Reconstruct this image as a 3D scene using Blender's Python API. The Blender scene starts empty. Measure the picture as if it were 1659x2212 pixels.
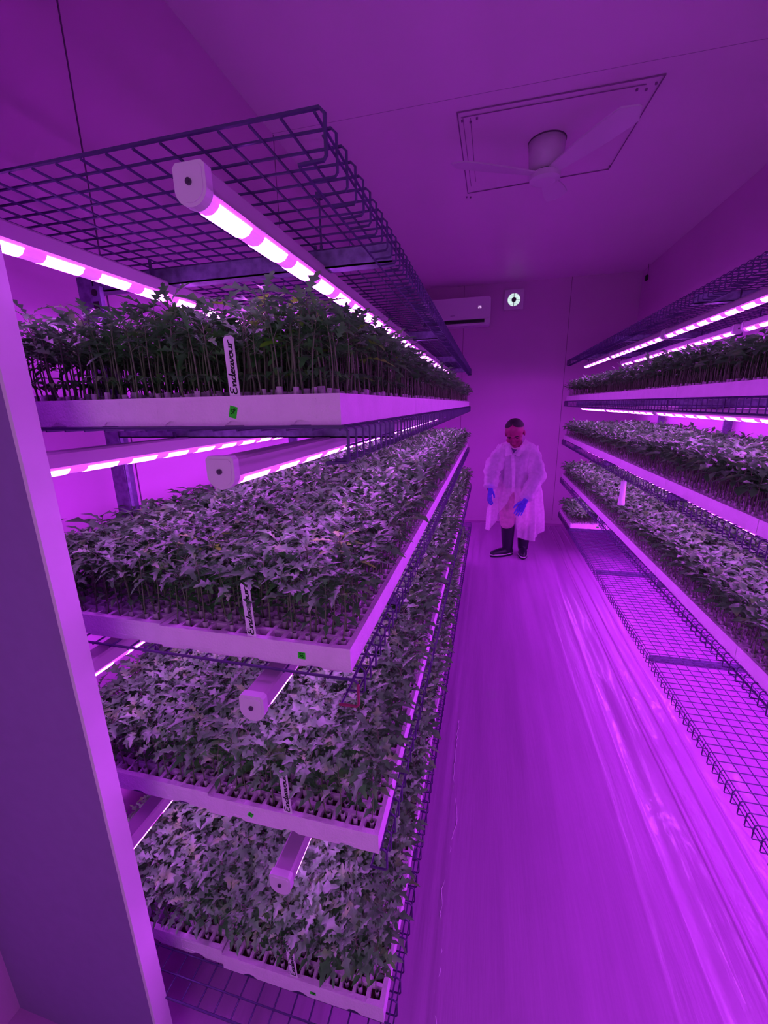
import bpy, bmesh, math, random
import numpy as np
from mathutils import Vector, Matrix, Euler, noise

SC = bpy.context.scene
COL = SC.collection
# ------------------------------------------------------------------ camera
# solved from the photograph's vanishing points: right / down / forward rows in world axes
_f = 897.14; _a, _b, _c = (math.radians(v) for v in (14.18395, 14.44499, -1.12057))
def _rot():
    ca, sa, cb, sb, cc, sc = math.cos(_a), math.sin(_a), math.cos(_b), math.sin(_b), math.cos(_c), math.sin(_c)
    Ry = np.array([[ca, 0, sa], [0, 1, 0], [-sa, 0, ca]]); Rx = np.array([[1, 0, 0], [0, cb, -sb], [0, sb, cb]])
    Rz = np.array([[cc, -sc, 0], [sc, cc, 0], [0, 0, 1]])
    return Rz @ Rx @ Ry
_M = _rot()
def _w(row): return Vector((row[0], row[2], -row[1]))
cam_d = bpy.data.cameras.new('camera'); cam = bpy.data.objects.new('camera', cam_d); COL.objects.link(cam)
r_, d_, f_ = _w(_M[0]), _w(_M[1]), _w(_M[2])
m = Matrix.Identity(4)
for i in range(3):
    m[i][0] = r_[i]; m[i][1] = -d_[i]; m[i][2] = -f_[i]
m[2][3] = 1.5
cam.matrix_world = m
cam_d.sensor_fit = 'VERTICAL'; cam_d.sensor_height = 36; cam_d.sensor_width = 27
cam_d.lens = _f / 2212 * 36; cam_d.clip_start = 0.02; cam_d.clip_end = 50
SC.camera = cam
# ------------------------------------------------------------------ world, view, light settings
wd = bpy.data.worlds.new('world'); SC.world = wd; wd.use_nodes = True
wd.node_tree.nodes['Background'].inputs[0].default_value = (0.42, 0.26, 0.62, 1)
wd.node_tree.nodes['Background'].inputs[1].default_value = 0.25
SC.view_settings.view_transform = 'Standard'; SC.view_settings.look = 'None'
SC.view_settings.exposure = 1.22; SC.view_settings.gamma = 1.0; SC.view_settings.use_curve_mapping = False
LED_COL = (0.95, 0.115, 1.5); LED_STRENGTH = 26.0
SC.cycles.use_adaptive_sampling = True; SC.cycles.adaptive_threshold = 0.05
SC.cycles.max_bounces = 7; SC.cycles.diffuse_bounces = 4; SC.cycles.glossy_bounces = 3; SC.cycles.transparent_max_bounces = 16
SC.cycles.sample_clamp_indirect = 6.0
# light of the corridor behind the open doorway the photographer stands in
la = bpy.data.lights.new('corridor_light', 'AREA'); la.shape = 'RECTANGLE'; la.size = 1.0; la.size_y = 1.2
la.color = (0.95, 0.50, 1.0); la.energy = 2.2
lo = bpy.data.objects.new('corridor_light', la); COL.objects.link(lo)
lo.location = (-0.1, -1.1, 1.2); lo.rotation_euler = (math.radians(90), 0, 0)

PI = math.pi
R = random.Random(7)
# ------------------------------------------------------------------ materials
def mat(name, col, rough=0.5, spec=0.5, metal=0.0, emis=None, es=0.0, noise_amt=0.0, noise_scale=8.0, bump=0.0, bump_scale=60.0, coat=0.0, col2=None, stretch=None):
    mt = bpy.data.materials.new(name); mt.use_nodes = True
    nt = mt.node_tree; b = nt.nodes['Principled BSDF']
    b.inputs['Base Color'].default_value = (*col, 1); b.inputs['Roughness'].default_value = rough
    b.inputs['Specular IOR Level'].default_value = spec; b.inputs['Metallic'].default_value = metal
    b.inputs['Coat Weight'].default_value = coat
    if emis: b.inputs['Emission Color'].default_value = (*emis, 1); b.inputs['Emission Strength'].default_value = es
    geo = nt.nodes.new('ShaderNodeNewGeometry'); vec = geo.outputs['Position']
    if stretch:
        mp = nt.nodes.new('ShaderNodeMapping'); mp.inputs['Scale'].default_value = stretch
        nt.links.new(vec, mp.inputs['Vector']); vec = mp.outputs['Vector']
    nz = nt.nodes.new('ShaderNodeTexNoise'); nz.inputs['Scale'].default_value = noise_scale; nz.inputs['Detail'].default_value = 4
    nt.links.new(vec, nz.inputs['Vector'])
    mx = nt.nodes.new('ShaderNodeMix'); mx.data_type = 'RGBA'
    c2 = col2 if col2 else tuple(c * (1 - noise_amt) for c in col)
    mx.inputs[6].default_value = (*col, 1); mx.inputs[7].default_value = (*c2, 1)
    ramp = nt.nodes.new('ShaderNodeMapRange'); ramp.inputs['From Min'].default_value = 0.38; ramp.inputs['From Max'].default_value = 0.68
    nt.links.new(nz.outputs['Fac'], ramp.inputs['Value']); nt.links.new(ramp.outputs['Result'], mx.inputs[0])
    nt.links.new(mx.outputs[2], b.inputs['Base Color'])
    if bump:
        n2 = nt.nodes.new('ShaderNodeTexNoise'); n2.inputs['Scale'].default_value = bump_scale; n2.inputs['Detail'].default_value = 3
        nt.links.new(vec, n2.inputs['Vector'])
        bp = nt.nodes.new('ShaderNodeBump'); bp.inputs['Strength'].default_value = bump; bp.inputs['Distance'].default_value = 0.01
        nt.links.new(n2.outputs['Fac'], bp.inputs['Height']); nt.links.new(bp.outputs['Normal'], b.inputs['Normal'])
    return mt
WALL = mat('panel_wall', (0.68, 0.32, 0.66), 0.55, 0.3, noise_amt=0.05, noise_scale=1.5)
CEIL = mat('ceiling_panel', (0.86, 0.56, 0.84), 0.5, 0.3, noise_amt=0.04, noise_scale=1.2)
FLOORM = mat('floor_film', (0.55, 0.20, 0.57), 0.42, 0.5, noise_amt=0.10, noise_scale=2.2, stretch=(5, 0.35, 1), bump=0.05, bump_scale=18)
SHEET = mat('plastic_sheet', (0.52, 0.20, 0.58), 0.27, 0.5, noise_amt=0.12, noise_scale=2.4, stretch=(5, 0.35, 1), bump=0.10, bump_scale=20, coat=0.15)
SEAM = mat('seam_dark', (0.12, 0.05, 0.13), 0.7)
SHADED_FRONT = mat('partition_shaded', (0.26, 0.15, 0.38), 0.5, noise_amt=0.06, noise_scale=30)  # dark tone puts the shade of the unlit front face into the colour
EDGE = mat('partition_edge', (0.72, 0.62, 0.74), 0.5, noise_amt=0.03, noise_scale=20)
GASKET = mat('gasket', (0.03, 0.03, 0.05), 0.6)
FOAM = mat('foam_white', (0.88, 0.62, 0.90), 0.75, 0.25, noise_amt=0.06, noise_scale=25, bump=0.25, bump_scale=220)
SOIL = mat('wet_peat', (0.10, 0.018, 0.02), 0.45, 0.6, noise_amt=0.7, noise_scale=180, bump=0.8, bump_scale=400)
PAPER = mat('paper_pot', (0.55, 0.42, 0.56), 0.8, 0.2, noise_amt=0.35, noise_scale=120)
WIRE = mat('coated_wire', (0.065, 0.03, 0.15), 0.45, 0.5, noise_amt=0.2, noise_scale=40)
WIRE_RED = mat('flare_red_wire', (0.30, 0.03, 0.10), 0.6)  # red lens flare painted onto the lip of one deck's front wire
STEEL = mat('galvanised_steel', (0.22, 0.18, 0.34), 0.5, 0.5, metal=0.25, noise_amt=0.45, noise_scale=55)
STEEL_D = mat('steel_dark', (0.10, 0.07, 0.18), 0.55, 0.5, metal=0.2, noise_amt=0.4, noise_scale=60)
CAPM = mat('cap_plastic', (0.74, 0.58, 0.76), 0.45, 0.5)
TUBE = mat('shaded_white_plastic', (0.50, 0.36, 0.50), 0.4, 0.5)  # white housing darkened, the shade of its unlit side is in the colour
LENS = mat('lens_plastic', (0.75, 0.45, 0.75), 0.15, 0.6, emis=LED_COL, es=0.3)
LED = mat('led_glow', (0.9, 0.8, 0.9), 0.5, emis=LED_COL, es=LED_STRENGTH)
LED_LOW = mat('led_glow_low', (0.9, 0.8, 0.9), 0.5, emis=LED_COL, es=LED_STRENGTH*0.55)
SCREW = mat('screw_metal', (0.12, 0.1, 0.14), 0.35, metal=0.8)
AC = mat('ac_plastic', (0.78, 0.60, 0.80), 0.35)
BLACK = mat('black_plastic', (0.012, 0.01, 0.015), 0.5)
VENTG = mat('vent_glow', (0.8, 0.9, 0.8), 0.5, emis=(0.70, 0.95, 0.86), es=0.50)
DISP = mat('display_glow', (0.9, 0.8, 0.9), 0.5, emis=(0.8, 0.55, 0.9), es=0.7)
INK = mat('marker_ink', (0.01, 0.008, 0.015), 0.5)
STAKE = mat('stake_white', (0.82, 0.70, 0.86), 0.4)
GREEN = mat('green_sticker', (0.035, 0.85, 0.03), 0.6, 0.2)
FANW = mat('fan_white', (0.75, 0.55, 0.76), 0.4)
SKIN = mat('skin', (0.30, 0.016, 0.125), 0.5, 0.4, noise_amt=0.15, noise_scale=20)
HAIR = mat('black_hair', (0.012, 0.006, 0.010), 0.5, noise_amt=0.5, noise_scale=150, bump=0.6, bump_scale=300)
PANTS = mat('trouser_cloth', (0.62, 0.30, 0.46), 0.85, 0.2, noise_amt=0.25, noise_scale=18, bump=0.5, bump_scale=25)
SHIRT = mat('shirt_cloth', (0.10, 0.08, 0.17), 0.9, 0.2, noise_amt=0.2, noise_scale=20)
GLOVE = mat('blue_nitrile', (0.085, 0.07, 0.62), 0.45, 0.5, noise_amt=0.15, noise_scale=40)
BOOT = mat('black_rubber', (0.014, 0.010, 0.030), 0.42, 0.5)
TRIMW = mat('boot_trim', (0.8, 0.6, 0.8), 0.5)

def leaf_mat(name, c1, c2, c3):
    mt = bpy.data.materials.new(name); mt.use_nodes = True
    nt = mt.node_tree; b = nt.nodes['Principled BSDF']; out = nt.nodes['Material Output']
    geo = nt.nodes.new('ShaderNodeNewGeometry')
    nz = nt.nodes.new('ShaderNodeTexNoise'); nz.inputs['Scale'].default_value = 22; nz.inputs['Detail'].default_value = 2
    nt.links.new(geo.outputs['Position'], nz.inputs['Vector'])
    cr = nt.nodes.new('ShaderNodeValToRGB'); e = cr.color_ramp.elements
    e[0].position = 0.34; e[0].color = (*c1, 1); e[1].position = 0.72; e[1].color = (*c3, 1)
    k = e.new(0.56); k.color = (*c2, 1)
    nt.links.new(nz.outputs['Fac'], cr.inputs['Fac'])
    nt.links.new(cr.outputs['Color'], b.inputs['Base Color'])
    b.inputs['Roughness'].default_value = 0.42; b.inputs['Specular IOR Level'].default_value = 0.45
    tr = nt.nodes.new('ShaderNodeBsdfTranslucent'); nt.links.new(cr.outputs['Color'], tr.inputs['Color'])
    ms = nt.nodes.new('ShaderNodeMixShader'); ms.inputs[0].default_value = 0.24
    nt.links.new(b.outputs[0], ms.inputs[1]); nt.links.new(tr.outputs[0], ms.inputs[2])
    nt.links.new(ms.outputs[0], out.inputs['Surface'])
    return mt
LEAF = leaf_mat('leaf', (0.060, 0.25, 0.058), (0.105, 0.39, 0.098), (0.16, 0.47, 0.085))
LEAFY = leaf_mat('young_leaf', (0.16, 0.60, 0.03), (0.22, 0.75, 0.04), (0.26, 0.80, 0.03))
STEM = mat('stem', (0.13, 0.19, 0.09), 0.6, 0.3)

def gown_mat():
    mt = bpy.data.materials.new('gown_fabric'); mt.use_nodes = True
    nt = mt.node_tree; b = nt.nodes['Principled BSDF']; out = nt.nodes['Material Output']
    b.inputs['Base Color'].default_value = (0.95, 0.70, 0.96, 1); b.inputs['Roughness'].default_value = 0.8
    t = nt.nodes.new('ShaderNodeBsdfTransparent'); ms = nt.nodes.new('ShaderNodeMixShader')
    tl = nt.nodes.new('ShaderNodeBsdfTranslucent'); tl.inputs['Color'].default_value = (0.85, 0.66, 0.88, 1)
    m2 = nt.nodes.new('ShaderNodeMixShader'); m2.inputs[0].default_value = 0.35
    geo = nt.nodes.new('ShaderNodeNewGeometry'); nz = nt.nodes.new('ShaderNodeTexNoise'); nz.inputs['Scale'].default_value = 40
    nt.links.new(geo.outputs['Position'], nz.inputs['Vector'])
    mr = nt.nodes.new('ShaderNodeMapRange'); mr.inputs['To Min'].default_value = 0.42; mr.inputs['To Max'].default_value = 0.62
    nt.links.new(nz.outputs['Fac'], mr.inputs['Value']); nt.links.new(mr.outputs['Result'], ms.inputs[0])
    n2 = nt.nodes.new('ShaderNodeTexNoise'); n2.inputs['Scale'].default_value = 26; n2.inputs['Detail'].default_value = 3
    nt.links.new(geo.outputs['Position'], n2.inputs['Vector'])
    bp = nt.nodes.new('ShaderNodeBump'); bp.inputs['Strength'].default_value = 0.6; bp.inputs['Distance'].default_value = 0.012
    nt.links.new(n2.outputs['Fac'], bp.inputs['Height']); nt.links.new(bp.outputs['Normal'], b.inputs['Normal'])
    nt.links.new(b.outputs[0], m2.inputs[1]); nt.links.new(tl.outputs[0], m2.inputs[2])
    nt.links.new(t.outputs[0], ms.inputs[1]); nt.links.new(m2.outputs[0], ms.inputs[2])
    nt.links.new(ms.outputs[0], out.inputs['Surface'])
    return mt
GOWN = gown_mat()

# ------------------------------------------------------------------ mesh helpers
class MB:
    def __init__(s): s.v = []; s.f = []; s.m = []
    def add(s, vs, fs, mi=0):
        o = len(s.v); s.v += [tuple(p) for p in vs]; s.f += [tuple(o + i for i in q) for q in fs]; s.m += [mi] * len(fs)
    def box(s, x0, x1, y0, y1, z0, z1, mi=0, M=None):
        vs = [(x0,y0,z0),(x1,y0,z0),(x1,y1,z0),(x0,y1,z0),(x0,y0,z1),(x1,y0,z1),(x1,y1,z1),(x0,y1,z1)]
        if M: vs = [M @ Vector(p) for p in vs]
        s.add(vs, [(0,3,2,1),(4,5,6,7),(0,1,5,4),(1,2,6,5),(2,3,7,6),(3,0,4,7)], mi)
    def tube(s, pts, r, n=4, mi=0, cap=True):
        pts = [Vector(p) for p in pts]; rs = r if isinstance(r, (list, tuple)) else [r] * len(pts)
        vs = []; N = len(pts); prev = None
        for i, p in enumerate(pts):
            t = (pts[min(i+1, N-1)] - pts[max(i-1, 0)]).normalized()
            if prev is None:
                u = t.cross(Vector((0, 0, 1)) if abs(t.z) < 0.9 else Vector((1, 0, 0))).normalized()
            else:
                u = (prev - t * prev.dot(t)).normalized()
            prev = u; w = t.cross(u)
            for k in range(n):
                a = 2 * PI * (k + 0.5) / n
                vs.append(p + (u * math.cos(a) + w * math.sin(a)) * rs[i])
        fs = [(i*n+k, i*n+(k+1) % n, (i+1)*n+(k+1) % n, (i+1)*n+k) for i in range(N-1) for k in range(n)]
        if cap: fs += [tuple(range(n))[::-1], tuple((N-1)*n + k for k in range(n))]
        s.add(vs, fs, mi)
    def cyl(s, p0, p1, r, n=24, mi=0, r2=None):
        s.tube([p0, p1], [r, r if r2 is None else r2], n, mi)
    def prism_y(s, prof, y0, y1, mi=0, cap=True):     # profile in x,z extruded along y
        n = len(prof); vs = [(x, y0, z) for x, z in prof] + [(x, y1, z) for x, z in prof]
        fs = [(k, (k+1) % n, n + (k+1) % n, n + k) for k in range(n)]
        if cap: fs += [tuple(range(n))[::-1], tuple(range(n, 2*n))]
        s.add(vs, fs, mi)
    def mesh(s, name, mats):
        me = bpy.data.meshes.new(name); me.from_pydata(s.v, [], s.f)
        for q in (mats if isinstance(mats, (list, tuple)) else [mats]): me.materials.append(q)
        if any(s.m): me.polygons.foreach_set('material_index', s.m)
        me.validate(); me.update(); return me
def link(name, me, parent=None, smooth=False):
    o = bpy.data.objects.new(name, me); COL.objects.link(o)
    if parent: o.parent = parent
    if smooth and me: me.polygons.foreach_set('use_smooth', [True] * len(me.polygons))
    return o
def tag(o, label=None, cat=None, group=None, kind=None):
    if label: o['label'] = label
    if cat: o['category'] = cat
    if group: o['group'] = group
    if kind: o['kind'] = kind
    return o
def empty(name, loc=(0,0,0), rz=0.0):
    o = bpy.data.objects.new(name, None); COL.objects.link(o); o.location = loc; o.rotation_euler = (0, 0, rz)
    o.empty_display_size = 0.05
    return o
def struct(name, mb, mats): return tag(link(name, mb.mesh(name, mats)), kind='structure')

# ------------------------------------------------------------------ the setting
XL, XR, YF, YB, ZC = -1.12, 1.52, 5.44, -1.6, 2.83
b = MB(); b.box(XL-0.1, XR+0.1, YB, YF+0.1, -0.1, 0.0); struct('floor', b, FLOORM)
b = MB(); b.box(XL-0.1, XR+0.1, YB, YF+0.1, ZC, ZC+0.1); struct('ceiling', b, CEIL)
b = MB(); b.box(XL-0.1, XL, YB, YF, 0.0005, ZC-0.0005); struct('wall_left', b, WALL)
b = MB(); b.box(XR, XR+0.1, YB, YF, 0.0005, ZC-0.0005); struct('wall_right', b, WALL)
b = MB(); b.box(XL-0.1, XR+0.1, YF, YF+0.1, 0.0005, ZC-0.0005); struct('wall_back', b, WALL)
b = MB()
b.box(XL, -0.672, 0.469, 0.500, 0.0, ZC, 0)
struct('wall_front', b, SHADED_FRONT)
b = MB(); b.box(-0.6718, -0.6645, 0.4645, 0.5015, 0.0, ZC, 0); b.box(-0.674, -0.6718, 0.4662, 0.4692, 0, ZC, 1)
struct('trim_1', b, [EDGE, GASKET])
b = MB()
for x in (-0.351, 0.821):
    b.box(x-0.002, x+0.002, YF-0.0015, YF, 0.05, ZC)
struct('trim_2', b, SEAM)
b = MB()
for y in (1.12, 2.3, 3.5, 4.7):
    b.box(XL, XL+0.0015, y-0.002, y+0.002, 0, ZC)
struct('trim_3', b, SEAM)
b = MB(); b.box(XL, XR, YF-0.012, YF, 0.0, 0.042)
struct('baseboard_back', b, WALL)
b = MB(); b.box(XL, XR, 2.29, 2.292, ZC-0.0006, ZC); struct('trim_4', b, mat('faint_seam', (0.4, 0.22, 0.42), 0.6))

# plastic film on the floor, with folds running along the aisle
def film():
    xs = np.concatenate([np.linspace(-0.95, 0.45, 100), np.linspace(0.4525, 1.30, 340), np.linspace(1.31, 1.49, 20)]); ys = np.concatenate([np.linspace(-0.6, 2.4, 320), np.linspace(2.415, 5.30, 170)])
    X, Y = np.meshgrid(xs, ys)
    Z = np.full_like(X, 0.004)
    def ridge(x0, h, w, amp, ph):
        c = x0 + amp * np.sin(Y * 1.3 + ph) + 0.3 * amp * np.sin(Y * 4.1 + 2 * ph)
        return h * np.exp(-((X - c) / w) ** 2)
    Z += ridge(0.835, 0.008, 0.0045, 0.006, 0.0) + ridge(0.775, 0.005, 0.004, 0.006, 1.0) + ridge(0.757, 0.004, 0.0035, 0.006, 1.2)
    Z += ridge(0.62, 0.002, 0.010, 0.012, 2.0) + ridge(0.91, 0.0045, 0.005, 0.008, 3.0) + ridge(0.51, 0.0015, 0.012, 0.012, 0.6)
    Z += ridge(1.06, 0.004, 0.006, 0.012, 4.0) + ridge(1.22, 0.005, 0.007, 0.012, 5.0) + ridge(0.40, 0.002, 0.02, 0.02, 5.0)
    rs = np.random.RandomState(3)
    for k in range(26):
        a = rs.uniform(-0.6, 0.6); fx, fy = rs.uniform(20, 70), rs.uniform(4, 22)
        Z += 0.00035 * (0.08 + np.clip((X - 0.50) / 0.3, 0, 1)) * np.sin(X * fx + Y * fy * a + rs.uniform(0, 6))
    cr = np.zeros_like(Z)
    for k in range(40):
        th = rs.uniform(0, PI); fq = rs.uniform(120, 420)
        cr += np.sin(X * fq * math.cos(th) + Y * fq * 0.6 * math.sin(th) + rs.uniform(0, 6))
    band = ridge(0.80, 1, 0.035, 0.006, 0.5) + ridge(1.0, 1, 0.05, 0.02, 2.0) + ridge(1.14, 0.8, 0.03, 0.02, 3.0) + 0.08
    patch = np.clip(np.sin(Y*2.3 + X*5) + 0.6*np.sin(Y*5.1 + 1.3), 0, 1)
    Z += 0.00016 * cr * band * patch * (X > 0.45)
    Z += ridge(-0.115, 0.004, 0.005, 0.004, 1.0) + ridge(-0.075, 0.003, 0.004, 0.004, 1.0)
    Z = np.maximum(Z, 0.0006)
    ny, nx = X.shape
    vs = np.stack([X, Y, Z], -1).reshape(-1, 3)
    i = np.arange(ny * nx).reshape(ny, nx)
    q = np.stack([i[:-1, :-1], i[:-1, 1:], i[1:, 1:], i[1:, :-1]], -1).reshape(-1, 4)
    return quads_mesh('plastic_film', vs, q, None, [SHEET])
def quads_mesh(name, vs, q, mi, mats, smooth=False):
    me = bpy.data.meshes.new(name)
    me.vertices.add(len(vs)); me.vertices.foreach_set('co', np.asarray(vs, np.float32).ravel())
    me.loops.add(q.size); me.loops.foreach_set('vertex_index', np.asarray(q, np.int32).ravel())
    me.polygons.add(len(q)); me.polygons.foreach_set('loop_start', np.arange(0, q.size, 4, dtype=np.int32))
    if mi is not None: me.polygons.foreach_set('material_index', np.asarray(mi, np.int32))
    for t in mats: me.materials.append(t)
    me.update(calc_edges=True)
    if smooth: me.polygons.foreach_set('use_smooth', np.ones(len(q), bool))
    return me
tag(link('plastic_film', film(), smooth=True), 'glossy creased plastic film laid along the floor under the right rack', 'plastic sheet')
b = MB(); pts = []
y = 0.35
rr = random.Random(5)
x = -0.075
while y < 1.75:
    x += rr.uniform(-0.007, 0.007); x = max(-0.1, min(-0.055, x)); pts.append((x, y, 0.0045)); y += 0.022
b.tube(pts, 0.0018, 5)
tag(link('tape_seam', b.mesh('tape_seam', mat('pale_crease', (0.75, 0.5, 0.8), 0.35)), smooth=True), 'thin pale wavy crease line in the floor covering beside the left rack', 'floor seam')

# ------------------------------------------------------------------ racks
PITCH_Y, PITCH_X = 0.0385, 0.0425
def deck_mesh(xl, sgn, y0, y1, depth, red=False):
    """wire deck: lip edge at x=0 (aisle), runs to -depth*sgn; deck top z=0, lip 5 cm deep with 3 cm return"""
    b = MB(); r = 0.0020; n = int(round((y1 - y0) / PITCH_Y)); py = (y1 - y0) / n
    for i in range(n + 1):
        y = y0 + i * py
        w = 0.0026 if i in (0,) else r
        pts = [(-sgn*depth, y, -r), (-sgn*0.006, y, -r), (0, y, -r-0.006), (0, y, -0.050), (-sgn*0.003, y, -0.054), (-sgn*0.036, y, -0.055)]
        if red and i == 0: b.tube(pts[:3], w, 5); b.tube(pts[2:], w, 5, 1)
        else: b.tube(pts, w, 5)
    m_ = int(depth / PITCH_X)
    for k in range(m_ + 1):
        x = -sgn * (0.012 + k * PITCH_X)
        b.tube([(x, y0, -3*r), (x, y1, -3*r)], r, 5)
    b.tube([(-sgn*0.003, y0, -0.030), (-sgn*0.003, y1, -0.030)], r*0.9, 5)
    b.tube([(-sgn*0.034, y0, -0.058), (-sgn*0.034, y1, -0.058)], r, 5)
    return b.mesh('wire_deck', [WIRE, WIRE_RED])
def angle_profile(b, x0, x1, y, z, h=0.035):
    b.box(x0, x1, y, y+0.003, z-h, z, 0); b.box(x0, x1, y, y+0.034, z-h, z-h+0.003, 0)
BEAMS = (0.95, 2.05, 3.15, 4.25)
LEFT = dict(sgn=1, y0=0.55, y1=4.60, depth=0.785, decks=[(-0.200, 1.836), (-0.200, 1.472), (-0.200, 1.046), (-0.163, 0.643), (-0.148, 0.196)], post=-1.012, back=-0.985, y0s=(0.547, 0.585, 0.585, 0.612, 0.50))
RIGHT_ = dict(sgn=-1, y0=0.55, y1=4.86, depth=0.70, decks=[(0.752, 1.912), (0.758, 1.506), (0.768, 1.108), (0.782, 0.693), (0.797, 0.302)], post=1.478, back=1.462, y0s=(0.55,)*5)
DECKN = ['topmost', 'second', 'third', 'fourth', 'lowest']
def rack(cfg, label, side):
    root = empty('growing_rack', (cfg['post'], cfg['y0'], 0)); tag(root, label, 'rack')
    off = Vector((-cfg['post'], -cfg['y0'], 0)); s = cfg['sgn']
    for k, (xe, z) in enumerate(cfg['decks']):
        me = deck_mesh(xe, s, cfg['y0s'][k], cfg['y1'], abs(cfg['back'] - xe), red=(side == 'L' and k == 2))
        o = link('wire_deck', me, root); o.location = off + Vector((xe, 0, z))
        for yb in BEAMS:
            b = MB(); x0, x1 = sorted((xe - s*0.012, cfg['post'] + s*0.012))
            angle_profile(b, x0, x1, yb, z - 0.0105)
            o = link('cross_beam', b.mesh('cross_beam', STEEL if k else STEEL), root); o.location = off
    for yb in BEAMS:
        b = MB(); p = cfg['post']
        b.box(p-0.022, p+0.022, yb-0.002, yb+0.001, 0, 1.828); b.box(p+s*0.010-0.0015, p+s*0.010+0.0015, yb, yb+0.04, 0, 1.828, 1)
        b.box(p+s*0.024-0.0015, p+s*0.024+0.0015, yb, yb+0.01, 0, 1.828, 0)
        o = link('upright_post', b.mesh('upright_post', [STEEL, STEEL_D]), root); o.location = off
    ye = cfg['y1']
    for (xx, zz) in cfg['decks']:
        b = MB(); b.box(xx-0.002 if s < 0 else xx-0.001, xx+0.001 if s < 0 else xx+0.002, ye-0.22, ye, zz-0.052, zz-0.004)
        o = link('end_plate', b.mesh('end_plate', STEEL_D), root); o.location = off
    if side == 'L':
        b = MB(); b.cyl((-0.371, 0.958, 1.838), (-0.371, 0.958, 1.93), 0.0022, 8); b.box(-0.377, -0.365, 0.952, 0.964, 1.925, 1.937)
        b.cyl((-0.371, 0.958, 1.80), (-0.371, 0.958, 1.838), 0.0035, 8)
        o = link('hanger_rod', b.mesh('hanger_rod', STEEL_D), root); o.location = off
        b = MB(); b.box(-0.985, -0.955, 0.935, 0.947, 1.745, 1.80); b.cyl((-0.970, 0.936, 1.785), (-0.970, 0.932, 1.785), 0.008, 14, 1); b.box(-0.978, -0.962, 0.9335, 0.935, 1.735, 1.765, 1)
        o = link('junction_bracket', b.mesh('junction_bracket', [STEEL, BLACK]), root); o.location = off
    return root
rack(LEFT, 'dark steel rack of wire mesh shelves along the left wall', 'L')
rack(RIGHT_, 'dark steel rack of wire mesh shelves along the right wall', 'R')

# ------------------------------------------------------------------ LED grow lights
_lightcache = {}
def light_meshes(L, low=False):
    key = (round(L, 3), low)
    if key in _lightcache: return _lightcache[key]
    w, ht = 0.021, 0.024
    arc = [(w*math.sin(math.radians(a)), -0.002 - 0.019*math.cos(math.radians(a))) for a in range(-90, 91, 15)]
    low = [(x*0.96, z) for x, z in arc]
    # housing: box sides plus flat top
    hp = [(-w, -0.004), (-w, ht-0.004), (-w+0.004, ht), (w-0.004, ht), (w, ht-0.004), (w, -0.004)]
    b = MB(); b.prism_y(hp, 0.012, L-0.012); house = b.mesh('housing', TUBE)
    b = MB(); b.prism_y([(-w*0.95, -0.0042)] + low[1:-1] + [(w*0.95, -0.0042)], 0.012, L-0.012); lens = b.mesh('lens', LENS)
    b = MB(); c = 1.12
    cap = [(-w*c, -0.004), (-w*c, ht-0.002), (-w*c+0.005, ht+0.003), (w*c-0.005, ht+0.003), (w*c, ht-0.002), (w*c, -0.004)] + [(x*c, z*1.12) for x, z in arc[::-1][1:-1]]
    b.prism_y(cap, 0.0, 0.014)
    ins = [(x*0.82, 0.0015 + (z-0.0015)*0.82) for x, z in cap]; b.prism_y(ins, -0.0015, 0.0)
    capm = b.mesh('end_cap', CAPM)
    b = MB(); b.cyl((0, -0.004, 0.004), (0, -0.0015, 0.004), 0.0042, 14); b.cyl((0, -0.0046, 0.004), (0, -0.004, 0.004), 0.0020, 8)
    scr = b.mesh('screw', SCREW)
    n = max(1, round((L - 0.03) / 0.114)); p = (L - 0.03) / n; b = MB(); pos = [0.015 + i*p + 0.019 for i in range(n)]
    for i in range(1):
        y0 = 0.0; y1 = y0 + p - 0.038
        A = [math.radians(a) for a in range(-66, 67, 33)]
        vs = [(0.0209*math.sin(a), yy, -0.002 - 0.0198*math.cos(a)) for yy in (y0, y1) for a in A]
        m_ = len(A)
        b.add(vs, [(k, k+1, m_+k+1, m_+k) for k in range(m_-1)])
        b.add([vs[k] for k in range(m_)] + [(0, y0, -0.004)], [(k+1, k, m_) for k in range(m_-1)])
        b.add([vs[m_+k] for k in range(m_)] + [(0, y1, -0.004)], [(k, k+1, m_) for k in range(m_-1)])
    leds = (b.mesh('led_module', LED_LOW if low else LED), pos)
    b = MB(); b.box(-0.003, 0.003, 0.0, 0.004, ht, 0.062)
    clip = b.mesh('hanging_clip', STEEL_D)
    _lightcache[key] = (house, lens, capm, scr, leds, clip)
    return _lightcache[key]
def grow_light(x, y0, z, L, label, group, low=False):
    ms = light_meshes(L, low); root = empty('grow_light', (x, y0, z)); tag(root, label, 'grow light', group)
    link('housing', ms[0], root); link('lens', ms[1], root); [setattr(link('led_module', ms[4][0], root), 'location', (0, yy, 0)) for yy in ms[4][1]]
    c0 = link('end_cap', ms[2], root); link('screw', ms[3], c0)
    c1 = link('end_cap', ms[2], root); c1.location = (0, L, 0); c1.rotation_euler = (0, 0, PI)
    for yy in (0.41, L-0.104): link('hanging_clip', ms[5], root).location = (0, yy, 0)
    return root
ORD = ['nearest', 'second', 'third', 'farthest']
left_segs = {0: [(0.536, 1.04), (1.60, 1.04), (2.66, 1.0), (3.68, 0.86)]}
segsL = [(0.540, 1.22), (1.78, 1.10), (2.90, 0.86), (3.78, 0.78)]
LN = ["over the left rack's top tray level", "over the left rack's second tray level", "over the left rack's third tray level", "over the left rack's lowest tray level"]
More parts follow.
